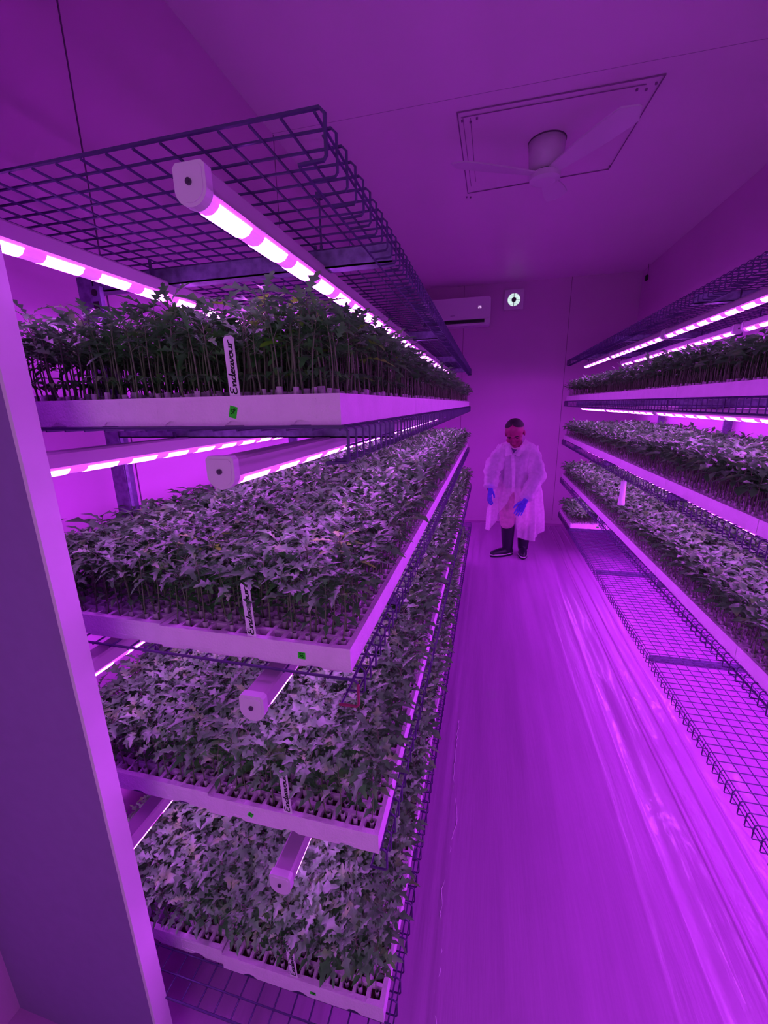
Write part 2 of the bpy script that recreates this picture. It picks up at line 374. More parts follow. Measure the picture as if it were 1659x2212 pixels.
for k, (xa, xb, z) in enumerate([(-0.383, -0.785, 1.775), (-0.388, -0.785, 1.404), (-0.381, -0.775, 0.990), (-0.380, -0.765, 0.540)]):
    for row, x in (('aisle-side', xa), ('wall-side', xb)):
        for i, (y0, L) in enumerate(segsL):
            yy, LL = y0, L
            if row == 'wall-side' and i == 0: yy, LL = 0.51, 1.24
            if k == 3 and row == 'aisle-side' and i == 0: yy, LL = 0.565, 1.19
            grow_light(x, yy, z, LL, f'{ORD[i]} white LED tube of the {row} row {LN[k]}', 'LED grow lights of the left rack')
segsRA = [(0.45, 1.16), (1.64, 1.10), (2.765, 1.06), (3.835, 0.98)]
segsRB = [(0.30, 1.16), (1.50, 1.13), (2.70, 1.62), (4.36, 0.34)]
RN = ["over the right rack's top tray level", "over the right rack's second tray level", "over the right rack's third tray level", "over the right rack's nearly empty bottom shelf"]
for k, (x0, z) in enumerate([(0.925, 1.845), (0.935, 1.435), (0.945, 1.040), (0.965, 0.625)]):
    for row, x, sg in (('aisle-side', x0, segsRA), ('wall-side', x0 + 0.31, segsRB)):
        for i, (y0, L) in enumerate(sg):
            grow_light(x, y0, z, L, f'{ORD[i]} white LED tube of the {row} row {RN[k]}', 'LED grow lights of the right rack', k == 3)

# ------------------------------------------------------------------ foam trays
TW, TD, TH, NX, NY = 0.378, 0.672, 0.046, 12, 22
CX, CY = (TW - 0.014) / NX, (TD - 0.014) / NY
def cell_xy(i, j): return (-TW + 0.007 + (i + 0.5) * CX, 0.007 + (j + 0.5) * CY)
def tray_mesh():
    b = MB(); H = TH
    xs = [-TW] ; ys = [0.0]
    hw, hd = CX * 0.39, CY * 0.39
    for i in range(NX): c = cell_xy(i, 0)[0]; xs += [c - hw, c + hw]
    xs.append(0.0)
    for j in range(NY): c = cell_xy(0, j)[1]; ys += [c - hd, c + hd]
    ys.append(TD)
    nx, ny = len(xs), len(ys); rj = random.Random(2)
    vs = []
    for j, y in enumerate(ys):
        for i, x in enumerate(xs):
            e = i in (0, nx-1) or j in (0, ny-1)
            vs.append((x + (0 if e else rj.uniform(-0.0012, 0.0012)), y + (0 if e else rj.uniform(-0.0012, 0.0012)), H + (0 if e else rj.uniform(-0.001, 0.0006))))
    fs = []
    o = len(vs)
    for j in range(ny-1):
        for i in range(nx-1):
            q = (j*nx+i, j*nx+i+1, (j+1)*nx+i+1, (j+1)*nx+i)
            if i % 2 == 1 and j % 2 == 1:
                lo = [(vs[t][0]*1.0, vs[t][1], H-0.016) for t in q]; cx_ = sum(p[0] for p in lo)/4; cy_ = sum(p[1] for p in lo)/4
                k = len(vs); vs += [(cx_+(p[0]-cx_)*0.9, cy_+(p[1]-cy_)*0.9, p[2]) for p in lo]
                for t in range(4): fs.append((q[t], q[(t+1) % 4], k+(t+1) % 4, k+t))
            else: fs.append(q)
    b.add(vs, fs)
    # side walls, the two short ends with finger notches
    def wall(pts_top, notch):
        pass
    def end(y, flip):
        top = [(-TW + TW*t/12, y, H) for t in range(13)]
        bot = []
        xsn = (-TW*0.82, -TW*0.5, -TW*0.18)
        n = 60
        for t in range(n+1):
            x = -TW + TW*t/n; z = 0.0
            for c in xsn:
                if abs(x-c) < 0.014: z = max(z, 0.0085*math.sqrt(max(0, 1-((x-c)/0.014)**2)))
            bot.append((x, y, z))
        vs = []; 
        for t in range(n+1): vs += [bot[t], (bot[t][0], y, H)]
        fs = [(2*t, 2*t+2, 2*t+3, 2*t+1) if not flip else (2*t+1, 2*t+3, 2*t+2, 2*t) for t in range(n)]
        b.add(vs, fs)
    end(0, False); end(TD, True)
    for yy in (0.0035, TD-0.0035): b.add([(-TW+0.002, yy, 0.0005), (-0.002, yy, 0.0005), (-0.002, yy, 0.014), (-TW+0.002, yy, 0.014)], [(0, 1, 2, 3)])
    b.add([(0,0,0),(0,TD,0),(0,TD,H),(0,0,H)], [(0,1,2,3)]); b.add([(-TW,0,0),(-TW,TD,0),(-TW,TD,H),(-TW,0,H)], [(3,2,1,0)])
    b.add([(0,0.004,0.009),(0,TD-0.004,0.009),(-TW,TD-0.004,0.009),(-TW,0.004,0.009)], [(0,1,2,3)])
    # moulded frames on the outer end
    for c in (-0.075, -0.303):
        for (x0, x1, z0, z1) in ((c-0.035, c+0.035, 0.0385, 0.0395), (c-0.035, c+0.035, 0.0105, 0.0115), (c-0.035, c-0.034, 0.0105, 0.0395), (c+0.034, c+0.035, 0.0105, 0.0395)):
            b.box(x0, x1, -0.0006, 0.0, z0, z1)
    return b.mesh('foam_tray', FOAM)
def soil_mesh():
    b = MB(); hw, hd = CX*0.39, CY*0.39
    for j in range(NY):
        for i in range(NX):
            x, y = cell_xy(i, j); z = TH - 0.0125
            b.add([(x-hw,y-hd,z),(x+hw,y-hd,z),(x+hw,y+hd,z),(x-hw,y+hd,z)], [(0,1,2,3)])
    return b.mesh('peat_plugs', SOIL)
TRAY = tray_mesh(); SOILM = soil_mesh()
TRAYS = []      # (object, rack, level, usable)
def tray(x, y, z, label, group, sx=1.0, rz=0.0, sy=1.0):
    o = link('seed_tray', TRAY); o.location = (x, y, z); o.rotation_euler = (0, 0, rz); o.scale = (sx, sy, 1)
    tag(o, label, 'seedling tray', group); link('potting_soil', SOILM, o)
    return o
ORD6 = ['nearest', 'second', 'third', 'fourth', 'fifth', 'farthest']
LLV = ['top tray level', 'second tray level', 'third tray level', 'lowest tray level']
LF = [(-0.215, 0.600, 0.955, 0.0), (-0.217, 0.600, 1.035, 0.0), (-0.176, 0.600, 1.01, 0.0), (-0.168, 0.575, 1.05, 0.0)]
for k in range(4):
    x0, yf, sx, rz = LF[k]; z = LEFT['decks'][k+1][1] + 0.0003
    for j in range(6 if k < 3 else 5):
        for c in range(2):
            x = x0 - c * (TW*sx + 0.004); y = yf + j * (TD*0.985 + 0.003) + (0.006 if c else 0)
            col = 'aisle-side' if c == 0 else 'wall-side'
            t = tray(x, y, z, f'{ORD6[j]} white foam tray of the {col} row, {LLV[k]} of the left rack', 'foam seedling trays of the left rack', sx, rz, 0.985)
            TRAYS.append((t, 'L', k, c, j))
for k in range(3):
    z = RIGHT_['decks'][k+1][1] + 0.0003; x0 = RIGHT_['decks'][k+1][0] + 0.012
    for j in range(6):
        for c in range(2):
            sx = 0.875; x = x0 + TW*sx*(c+1) + c*0.003; y = 0.72 + j * (TD*1.015 + 0.003)
            col = 'aisle-side' if c == 0 else 'wall-side'
            t = tray(x, y, z, f'{ORD6[j]} white foam tray of the {col} row, {LLV[k]} of the right rack', 'foam seedling trays of the right rack', sx, 0, 1.015)
            TRAYS.append((t, 'R', k, c, j))
for c in range(2):
    col = 'aisle-side' if c == 0 else 'wall-side'
    t = tray(0.808 + TW*0.9*(c+1) + c*0.003, 4.20, RIGHT_['decks'][4][1] + 0.0003, f"{col} one of two foam trays at the far end of the right rack's bottom shelf", 'foam seedling trays of the right rack', 0.90, 0, 0.95)
    TRAYS.append((t, 'R', 3, c, 0))

# ------------------------------------------------------------------ seedlings
STN = {0: ([0, .10, .20, .29, .40, .50, .62, .74, .87, 1], [.010, .020, .155, .040, .215, .060, .225, .075, .085, .005]),
       1: ([0, .25, .42, .62, 1], [.02, .21, .11, .24, .01]),
       2: ([0, .5, 1], [.03, .25, .01])}
def leaf(lod, L, base, az, el, droop, roll, rs):
    t, w = STN[lod]; t = np.array(t); w = np.array(w) * rs.uniform(0.9, 1.15)
    n = len(t); P = np.zeros((n, 3, 3))
    sweep = 0.28 * w
    for s, sg in ((0, 1), (2, -1)):
        P[:, s, 0] = (t + sweep) * L; P[:, s, 1] = sg * w * L; P[:, s, 2] = w * L * 0.35
    P[:, 1, 0] = t * L
    P[-1, :, 0] = L
    if lod == 0: P[:, 1, 2] += 0.0
    P[:, :, 2] -= droop * (P[:, :, 0] ** 2) / L
    cr, sr = math.cos(roll), math.sin(roll); y, z = P[..., 1].copy(), P[..., 2].copy()
    P[..., 1], P[..., 2] = y*cr - z*sr, y*sr + z*cr
    ce, se = math.cos(el), math.sin(el); x, z = P[..., 0].copy(), P[..., 2].copy()
    P[..., 0], P[..., 2] = x*ce - z*se, x*se + z*ce
    ca, sa = math.cos(az), math.sin(az); x, y = P[..., 0].copy(), P[..., 1].copy()
    P[..., 0], P[..., 1] = x*ca - y*sa, x*sa + y*ca
    P += np.array(base)
    i = np.arange(n * 3).reshape(n, 3)
    q = np.concatenate([np.stack([i[:-1, c], i[1:, c], i[1:, c+1], i[:-1, c+1]], -1) for c in (0, 1)])
    return P.reshape(-1, 3), q
def stalk(p0, p1, r0, r1, n, seg, bend):
    p0, p1 = np.array(p0), np.array(p1); V = []
    d = p1 - p0; d /= np.linalg.norm(d); u = np.cross(d, [0.3, 1, 0.1]); u /= np.linalg.norm(u); w = np.cross(d, u)
    for s in range(seg + 1):
        t = s / seg; c = p0 + (p1 - p0)*t + np.array(bend) * math.sin(PI*t); r = r0 + (r1-r0)*t
        for k in range(n):
            a = 2*PI*k/n; V.append(c + (u*math.cos(a) + w*math.sin(a))*r)
    q = [(s*n+k, s*n+(k+1) % n, (s+1)*n+(k+1) % n, (s+1)*n+k) for s in range(seg) for k in range(n)]
    return np.array(V), np.array(q)
def seedling(seed, lod, tall=False):
    """returns parts {leaf,stem,paper}: (verts, quads); origin at the tray's top surface in the cell"""
    rs = random.Random(seed); parts = {'leaf': ([], []), 'stem': ([], []), 'paper': ([], [])}
    def put(k, v, q):
        o = sum(len(a) for a in parts[k][0]); parts[k][0].append(v); parts[k][1].append(q + o)
    H = rs.uniform(0.098, 0.122) * (1.22 if tall else 1)
    lean = (rs.uniform(-0.012, 0.012), rs.uniform(-0.012, 0.012)); bend = (rs.uniform(-.006, .006), rs.uniform(-.006, .006), 0)
    sn = 5 if lod == 0 else 3
    v, q = stalk((0, 0, -0.014), (lean[0], lean[1], H), 0.0017, 0.0010, sn, {0: 5, 1: 3, 2: 2}[lod], bend); put('stem', v, q)
    def at(h):
        t = (h*H + 0.014) / (H + 0.014); return (lean[0]*t + bend[0]*math.sin(PI*t), lean[1]*t + bend[1]*math.sin(PI*t), h*H)
    az = rs.uniform(0, 6.28)
    levels = {0: [.60, .70, .79, .87, .93, .98, 1.0], 1: [.60, .72, .82, .90, .97, 1.0], 2: [.55, .74, .88, .98, 1.0]}[lod]
    for n_, h in enumerate(levels):
        az += 2.4 + rs.uniform(-.4, .4); top = h > 0.95
        L = rs.uniform(0.040, 0.058) * (0.78 if top else 1.0) * (0.85 if h < .6 else 1)
        el = math.radians(rs.uniform(28, 62) if top else rs.uniform(4, 42)); p = rs.uniform(0.008, 0.018) * (0.6 if top else 1)
        bs = at(h); pe = (bs[0] + p*math.cos(az)*math.cos(el), bs[1] + p*math.sin(az)*math.cos(el), bs[2] + p*math.sin(el+.3))
        if lod < 2:
            v, q = stalk(bs, pe, 0.0009, 0.0007, 3, 1, (0, 0, 0)); put('stem', v, q)
        v, q = leaf(lod, L, pe, az, el, rs.uniform(0.25, 0.65), rs.uniform(-.5, .5), rs); put('leaf', v, q)
        if lod == 0 and not top and h < .9:      # small side leaflets at the base of the bigger leaves
            for sg in (-1, 1):
                v, q = leaf(2, L*0.34, ((bs[0]+pe[0])/2, (bs[1]+pe[1])/2, (bs[2]+pe[2])/2), az + sg*1.1, el*.6, 0.4, 0, rs); put('leaf', v, q)
    if lod == 0:
        for sg in (0, PI):
            bs = at(.30); v, q = leaf(2, 0.026, bs, az + sg, 0.25, 0.6, 0, rs); put('leaf', v, q)
    # paper wrap standing out of the cell
    a0 = rs.uniform(0, 6.28); nn = 6; rad = 0.0056; hh = rs.uniform(0.004, 0.012)
    ang = [a0 + 2*PI*k/nn for k in range(nn+1)]
    pv = []; 
    for k in range(nn+1): pv += [(0.004 + rad*math.cos(ang[k]), 0.002 + rad*math.sin(ang[k]), -0.013), (0.004 + rad*math.cos(ang[k])*1.04, 0.002 + rad*math.sin(ang[k])*1.04, hh)]
    put('paper', np.array(pv), np.array([(2*k, 2*k+2, 2*k+3, 2*k+1) for k in range(nn)]))
    return {k: (np.concatenate(a), np.concatenate(b_)) for k, (a, b_) in parts.items()}
VAR = {l: [seedling(100*l + s, l) for s in range({0: 12, 1: 10, 2: 8}[l])] for l in (0, 1, 2)}
PM = {'leaf': LEAF, 'stem': STEM, 'paper': PAPER}
NEAR = []
for s in range(12):
    NEAR.append({k: quads_mesh({'leaf': 'leaves', 'stem': 'stem', 'paper': 'paper_pot'}[k], v, q, None, [PM[k]], smooth=(k == 'stem')) for k, (v, q) in VAR[0][s].items()})
def cam_xy(p):
    v = np.array([p[0], -(p[2]-1.5), p[1]]); c = _M @ v
    return (829.5 + _f*c[0]/c[2], 1106 + _f*c[1]/c[2], c[2]) if c[2] > 0.05 else (-9999, -9999, 99)
rng = np.random.RandomState(11)
spots = []
for (t, rk, k, c, j) in TRAYS:
    o = t.location; sx, sy = t.scale[0], t.scale[1]
    for jj in range(NY):
        for ii in range(NX):
            x, y = cell_xy(ii, jj); p = (o.x + x*sx, o.y + y*sy, o.z + TH)
            if rng.rand() < 0.03: continue
            spots.append((p, rk, k, c, j, ii, jj))
def visible(p):
    x, y, d = cam_xy((p[0], p[1], p[2] + 0.08))
    return -10 < x < 1669 and -10 < y < 2222 and p[0]/p[1] > -1.31
chosen = set()
for k in range(4):
    cand = [i for i, s in enumerate(spots) if s[1] == 'L' and s[2] == k and visible(s[0])]
    cand.sort(key=lambda i: spots[i][0][1] + 0.10*abs(spots[i][0][0] + 0.40))
    chosen |= set(cand[:75])
ORDN = ['one', 'two', 'three', 'four', 'five', 'six', 'seven', 'eight', 'nine', 'ten', 'eleven', 'twelve'] + ['further'] * 12
LVN = ['top level', 'second level', 'third level', 'lowest level']
LVN_ = ['top tray level of the left rack, beneath the big mesh shelf', 'second tray level of the left rack', 'third tray level of the left rack', 'lowest tray level of the left rack']
SG = ['seedlings at the front of the top tray level', 'seedlings at the front of the second tray level', 'seedlings at the front of the third tray level', 'seedlings at the front of the lowest tray level']
V, Q, MI = [], [], []; vo = 0
for i, (p, rk, k, c, j, ii, jj) in enumerate(spots):
    rz = rng.uniform(0, 6.283); sc = rng.uniform(0.90, 1.12)
    hz = (1.06 + 0.03*math.sin(p[0]*9+k) + 0.05*math.sin(p[1]*3.1+k*2)) * (0.97 if (rk == 'L' and k == 0) else (0.95 if k == 3 else 1.0))
    if rng.rand() < 0.04: hz *= 1.12
    if rk == 'R': hz *= 0.95
    if rk == 'L' and jj < 2 and j == 0: hz *= 0.93
    if rk == 'L' and j == 0 and c == 0 and jj < 1 and abs(p[0] - (-0.391, -0.408, -0.369, -0.379)[k]) < 0.024: continue
    if i in chosen:
        nv = NEAR[rng.randint(12)]
        root = empty('tomato_seedling', p, rz); root.scale = (sc*(0.82 if jj == 0 else 1), sc*(0.82 if jj == 0 else 1), sc*hz*(1.04 if jj < 2 else 1))
        tag(root, f"seedling {ORDN[(NX-1-ii)]} from the aisle in row {ORDN[jj]} of the {'aisle-side' if c == 0 else 'wall-side'} tray, {LVN[k]}, left rack", 'seedling', SG[k])
        for kk, nm in (('stem', 'stem'), ('leaf', 'leaves'), ('paper', 'paper_pot')): link(nm, nv[kk], root)
        continue
    d = math.hypot(p[1], p[0]); lod = 0 if d < 1.25 else (1 if d < 2.6 else 2)
    lst = VAR[lod]; pl = lst[rng.randint(len(lst))]
    ca, sa = math.cos(rz)*sc, math.sin(rz)*sc
    for kk, mi in (('leaf', 0), ('stem', 1), ('paper', 2)):
        v, q = pl[kk]
        W_ = np.empty_like(v); W_[:, 0] = v[:, 0]*ca - v[:, 1]*sa + p[0]; W_[:, 1] = v[:, 0]*sa + v[:, 1]*ca + p[1]
        W_[:, 2] = v[:, 2]*sc*hz + p[2]; np.clip(W_[:, 0], XL+0.004, XR-0.004, out=W_[:, 0])
        if kk == 'paper': W_[:, 2] = v[:, 2] + p[2]
        V.append(W_.astype(np.float32)); Q.append(q + vo); MI.append(np.full(len(q), mi, np.int32)); vo += len(v)
me = quads_mesh('tomato_seedlings', np.concatenate(V), np.concatenate(Q), np.concatenate(MI), [LEAF, STEM, PAPER])
tag(link('tomato_seedlings', me), 'dense green mass of tomato seedlings filling the foam trays behind the front rows', 'seedlings', 'tomato seedlings in the foam trays', 'stuff')
# a few seedlings that stand out of the canopy
def special(p, seed, label, h, m_=LEAFY):
    pl = seedling(seed, 0, True); root = empty('tomato_seedling', p, R.uniform(0, 6)); root.scale = (1.22, 1.22, h)
    tag(root, label, 'seedling', 'seedlings standing above the canopy')
    for kk, nm in (('stem', 'stem'), ('leaf', 'leaves'), ('paper', 'paper_pot')):
        v, q = pl[kk]; link(nm, quads_mesh(nm, v, q, None, [m_ if kk == 'leaf' else PM[kk]]), root)
zt = LEFT['decks'][1][1] + TH; z2 = LEFT['decks'][2][1] + TH
special((-0.400, 0.690, zt), 501, 'tall yellow-green seedling above the canopy to the right of the top name stake', 0.98)
special((-0.330, 0.700, zt), 502, 'tallest bright seedling at the middle of the top tray level', 0.99)
special((-0.250, 0.790, zt), 503, 'tall seedling near the aisle corner of the top tray level, against the LED light', 0.86)
special((-0.300, 1.10, zt), 504, 'pale seedling poking above the top tray level towards the air conditioner', 0.95)
special((-0.585, 0.735, z2), 505, 'yellow-green seedling rising left of the second level canopy', 1.0)
special((-0.290, 0.76, z2), 506, 'bright yellow-green seedling on the second tray level near the aisle corner', 1.0)

# ------------------------------------------------------------------ handwriting
GL = {
 'E': ([[(.55,.95),(.25,1.0),(.08,.8),(.2,.58),(.42,.55),(.15,.48),(.02,.25),(.15,.02),(.45,.0),(.62,.12)]], .72),
 'n': ([[(.02,.5),(.1,.0),(.15,.35),(.35,.5),(.42,.3),(.42,.0),(.55,.05)]], .55),
 'd': ([[(.4,.42),(.2,.5),(.03,.28),(.12,.02),(.35,.1),(.45,.45),(.5,1.0),(.45,.5),(.48,.03),(.6,.05)]], .60),
 'e': ([[(.05,.25),(.38,.32),(.3,.5),(.1,.45),(.05,.15),(.2,.0),(.45,.1)]], .46),
 'a': ([[(.4,.4),(.2,.5),(.04,.25),(.15,.02),(.35,.2),(.42,.48),(.42,.05),(.55,.03)]], .55),
 'v': ([[(.02,.5),(.18,.02),(.4,.5)]], .45),
 'o': ([[(.3,.5),(.08,.4),(.06,.1),(.28,.0),(.42,.25),(.28,.5),(.5,.45)]], .50),
 'u': ([[(.04,.5),(.06,.1),(.25,.0),(.4,.2),(.42,.5),(.44,.08),(.56,.03)]], .57),
 'r': ([[(.02,.5),(.08,.0),(.12,.35),(.3,.52),(.45,.5)]], .50),
 'S': ([[(.5,.9),(.25,1.0),(.08,.8),(.25,.55),(.45,.35),(.3,.05),(.05,.12)]], .60),
 'P': ([[(.1,.0),(.12,1.0)],[(.02,.9),(.4,1.0),(.52,.75),(.35,.5),(.12,.48)]], .60),
 'B': ([[(.1,.0),(.12,1.0)],[(.12,1.0),(.45,.9),(.4,.6),(.15,.52),(.5,.42),(.5,.1),(.08,.0)]], .60),
 'C': ([[(.5,.85),(.3,1.0),(.06,.7),(.08,.25),(.3,.0),(.55,.15)]], .62),
 "'": ([[(.1,1.05),(.06,.85)]], .2),
 'T': ([[(.0,.95),(.6,1.0)],[(.3,.98),(.28,.0)]], .62),
 'R': ([[(.1,.0),(.12,1.0),(.45,.9),(.42,.6),(.12,.5),(.5,.0)]], .60),
 'F': ([[(.1,.0),(.12,1.0),(.55,1.0)],[(.12,.52),(.42,.55)]], .60),
}
def smooth_poly(p, k=5):
    if len(p) < 3: return p
    out = []
    q = [p[0]] + p + [p[-1]]
    for i in range(1, len(q)-2):
        p0, p1, p2, p3 = (np.array(a) for a in q[i-1:i+3])
        for s in range(k):
            t = s/k; out.append(tuple(0.5*((2*p1) + (-p0+p2)*t + (2*p0-5*p1+4*p2-p3)*t*t + (-p0+3*p1-3*p2+p3)*t**3)))
    out.append(p[-1]); return out
def writing(text, size, wid, slant=0.12):
    """flat ink strokes in the x-z plane facing -y, baseline along +x, centred on the origin"""
    segs = []; x = 0
    for ch in text:
        st, adv = GL[ch]
        for s in st: segs.append(smooth_poly([((x + a + slant*b_)*size, b_*size) for a, b_ in s]))
        x += adv
    W = x*size; b = MB()
    for s in segs:
        for (a, c), (d, e) in zip(s[:-1], s[1:]):
            L = math.hypot(d-a, e-c)
            if L < 1e-7: continue
            nx_, nz_ = -(e-c)/L*wid, (d-a)/L*wid; tx, tz = (d-a)/L*wid*.6, (e-c)/L*wid*.6
            q = [(a+nx_-tx-W/2, 0, c+nz_-tz-size/3), (a-nx_-tx-W/2, 0, c-nz_-tz-size/3), (d-nx_+tx-W/2, 0, e-nz_+tz-size/3), (d+nx_+tx-W/2, 0, e+nz_+tz-size/3)]
            b.add(q, [(0, 1, 2, 3)])
    return b
def name_stake(x, y, z, h, tilt, word, label, wid=0.0185, notch=False):
    root = link('plant_label', None) if False else None
    b = MB(); w = wid/2
    pr = [(-w*0.55, -0.03), (w*0.55, -0.03), (w, -0.008), (w, h-0.004), (w-0.004, h), (-w+0.004, h), (-w, h-0.004), (-w, -0.008)]
    if notch: pr = [(-w*0.55, -0.03), (w*0.55, -0.03), (w, -0.008), (w, h*0.93), (w*.2, h*0.92), (-w+0.002, h), (-w, h-0.003), (-w, -0.008)]
    b.prism_y(pr, 0, 0.0008)
    o = link('plant_label', b.mesh('plant_label', STAKE)); o.location = (x, y, z); o.rotation_euler = (math.radians(-3), math.radians(tilt), 0)
    tag(o, label, 'plant label', 'white name stakes in the left rack trays')
    t = writing(word, 0.0115, 0.0008).mesh('handwriting', INK)
    s = link('handwriting', t, o); s.location = (0.001, -0.0004, h*0.5 - 0.002); s.rotation_euler = (0, math.radians(-90), 0)
    sx = (h*0.90) / (4.9*0.0115); s.scale = (sx, 1, 1)
    return o
name_stake(-0.391, 0.6035, zt, 0.090, -3, 'Endeavour', 'white name stake handwritten Endeavour in the top tray level', notch=False)
name_stake(-0.408, 0.6035, z2, 0.103, -4, 'Endeavour', 'white name stake with notched top handwritten Endeavour on the second tray level', notch=True)
name_stake(-0.369, 0.6035, LEFT['decks'][3][1] + TH, 0.100, -4, 'Endeavour', 'white name stake handwritten Endeavour on the third tray level')
name_stake(-0.379, 0.5785, LEFT['decks'][4][1] + TH, 0.095, -5, 'Endeavour', 'white name stake half hidden by leaves on the lowest tray level')
def sticker(x, y, z, rot, word, label, w=0.0145, h=0.0135, tr=0):
    b = MB(); b.box(-w/2, w/2, -0.0004, 0, -h/2, h/2)
    o = link('sticker', b.mesh('sticker', GREEN)); o.location = (x, y, z); o.rotation_euler = (0, math.radians(rot), 0)
    tag(o, label, 'sticker', 'small green stickers on tray fronts')
    s = link('handwriting', writing(word, 0.0072, 0.00055).mesh('handwriting', INK), o); s.location = (0, -0.0007, 0.0); s.rotation_euler = (0, math.radians(tr), 0)
d = LEFT['decks']
sticker(-0.395, 0.6, d[1][1]+0.0215, 15, 'SP', 'small green sticker marked SP on the top tray front', 0.0135, 0.0185, -20)
sticker(-0.309, 0.6, d[2][1]+0.022, 2, 'SE', 'small green sticker marked SE on the second level tray front')
sticker(-0.456, 0.6, d[3][1]+0.022, 30, "C'", 'small green sticker marked C on the third level tray front', 0.0115, 0.0115)
sticker(-0.333, 0.575, d[4][1]+0.018, 2, 'TR', 'small green sticker marked TR on the lowest tray front', 0.0135, 0.0085)
# stake and sticker of the far tray on the right
b = MB(); b.box(-0.010, 0.010, 0, 0.001, -0.02, 0.10)
o = link('plant_label', b.mesh('plant_label', STAKE)); o.location = (1.045, 4.205, RIGHT_['decks'][4][1] + TH); o.rotation_euler = (0, math.radians(6), 0)
tag(o, 'white name stake in the lone far tray on the right bottom shelf', 'plant label')
s = link('handwriting', writing('Endeavour', 0.012, 0.0011).mesh('handwriting', INK), o); s.location = (0, -0.0006, 0.045); s.rotation_euler = (0, math.radians(-90), 0); s.scale = (1.35, 1, 1)
sticker(1.05, 4.20, RIGHT_['decks'][4][1] + 0.022, 0, 'SE', 'tiny green sticker on the front of the far right bottom tray', 0.022, 0.014)

# ------------------------------------------------------------------ far wall and ceiling fittings
def rounded(x0, x1, z0, z1, r, n=5):
    out = []
    for cx_, cz_, a0 in ((x1-r, z1-r, 0), (x0+r, z1-r, 90), (x0+r, z0+r, 180), (x1-r, z0+r, 270)):
        for k in range(n+1):
            a = math.radians(a0 + 90*k/n); out.append((cx_ + r*math.cos(a), cz_ + r*math.sin(a)))
    return out
root = empty('air_conditioner', (-0.44, 5.25, 2.37)); tag(root, 'white wall-mounted split air conditioner on the far wall', 'air conditioner')
b = MB()
b.prism_y(rounded(-0.40, 0.40, 0.0, 0.295, 0.03), 0.02, 0.19); b.prism_y(rounded(-0.397, 0.397, 0.062, 0.292, 0.028), 0.0, 0.02)
b.box(-0.36, 0.345, 0.004, 0.02, 0.012, 0.022); link('body', b.mesh('body', AC), root)
b = MB(); b.box(-0.36, 0.335, 0.003, 0.022, 0.022, 0.058, 0); link('air_outlet', b.mesh('air_outlet', BLACK), root)
b = MB(); b.box(-0.35, 0.33, -0.004, 0.004, 0.026, 0.030, 0, Matrix.Rotation(0.1, 4, 'X')); link('louver', b.mesh('louver', mat('louver', (0.1, 0.05, 0.12), 0.5)), root)
def seg(b, ch, x, z, s):
    on = {'2': 'abged', '6': 'afgedc'}[ch]; t = s*0.14
    R_ = {'a': (0, s, 2*s-t, 2*s), 'g': (0, s, s-t/2, s+t/2), 'd': (0, s, 0, t), 'b': (s-t, s, s, 2*s), 'c': (s-t, s, 0, s), 'f': (0, t, s, 2*s), 'e': (0, t, 0, s)}
    for q in on: x0, x1, z0, z1 = R_[q]; b.box(x+x0, x+x1, -0.0008, 0, z+z0, z+z1)
b = MB(); seg(b, '2', 0.262, 0.172, 0.013); seg(b, '6', 0.282, 0.172, 0.013); link('display', b.mesh('display', DISP), root)
b = MB(); b.box(-0.05, 0.0, -0.0006, 0, 0.105, 0.112); link('name_badge', b.mesh('name_badge', mat('badge', (0.35, 0.2, 0.4), 0.5)), root)

root = empty('exhaust_fan', (0.213, 5.44, 2.64)); tag(root, 'square white wall exhaust fan with daylight glowing through its round grille', 'exhaust fan')
b = MB(); n = 32
for (x0, x1, z0, z1) in ((-0.105, 0.105, 0.078, 0.105), (-0.105, 0.105, -0.105, -0.078), (-0.105, -0.078, -0.078, 0.078), (0.078, 0.105, -0.078, 0.078)): b.box(x0, x1, -0.03, 0, z0, z1)
inner = [(0.069*math.cos(2*PI*k/n), 0.069*math.sin(2*PI*k/n)) for k in range(n)]
sq = []
for k in range(n):
    a = 2*PI*k/n; c, s = math.cos(a), math.sin(a); q = 0.08/max(abs(c), abs(s)); sq.append((c*q, s*q))
b.add([(x, -0.022, z) for x, z in inner + sq], [(k, (k+1) % n, n+(k+1) % n, n+k) for k in range(n)])
link('frame', b.mesh('frame', FANW), root)
b = MB(); b.add([(x, -0.006, z) for x, z in inner], [tuple(range(n))]); link('light_opening', b.mesh('light_opening', VENTG), root)
b = MB(); b.cyl((0, -0.008, 0), (0, -0.024, 0), 0.026, 20); b.box(-0.003, 0.003, -0.021, -0.016, -0.07, 0.07); b.box(-0.07, 0.07, -0.020, -0.016, -0.002, 0.002)
link('motor_hub', b.mesh('motor_hub', mat('hub_dark', (0.15, 0.08, 0.16), 0.6)), root)
b = MB()
for k in range(-6, 7):
    z = k*0.0105; w_ = math.sqrt(max(0.0, 0.069**2 - z*z))
    if w_ > 0.01: b.box(-w_, w_, -0.024, -0.019, z-0.0012, z+0.0012)
link('grille', b.mesh('grille', mat('grille_grey', (0.45, 0.4, 0.5), 0.5)), root)

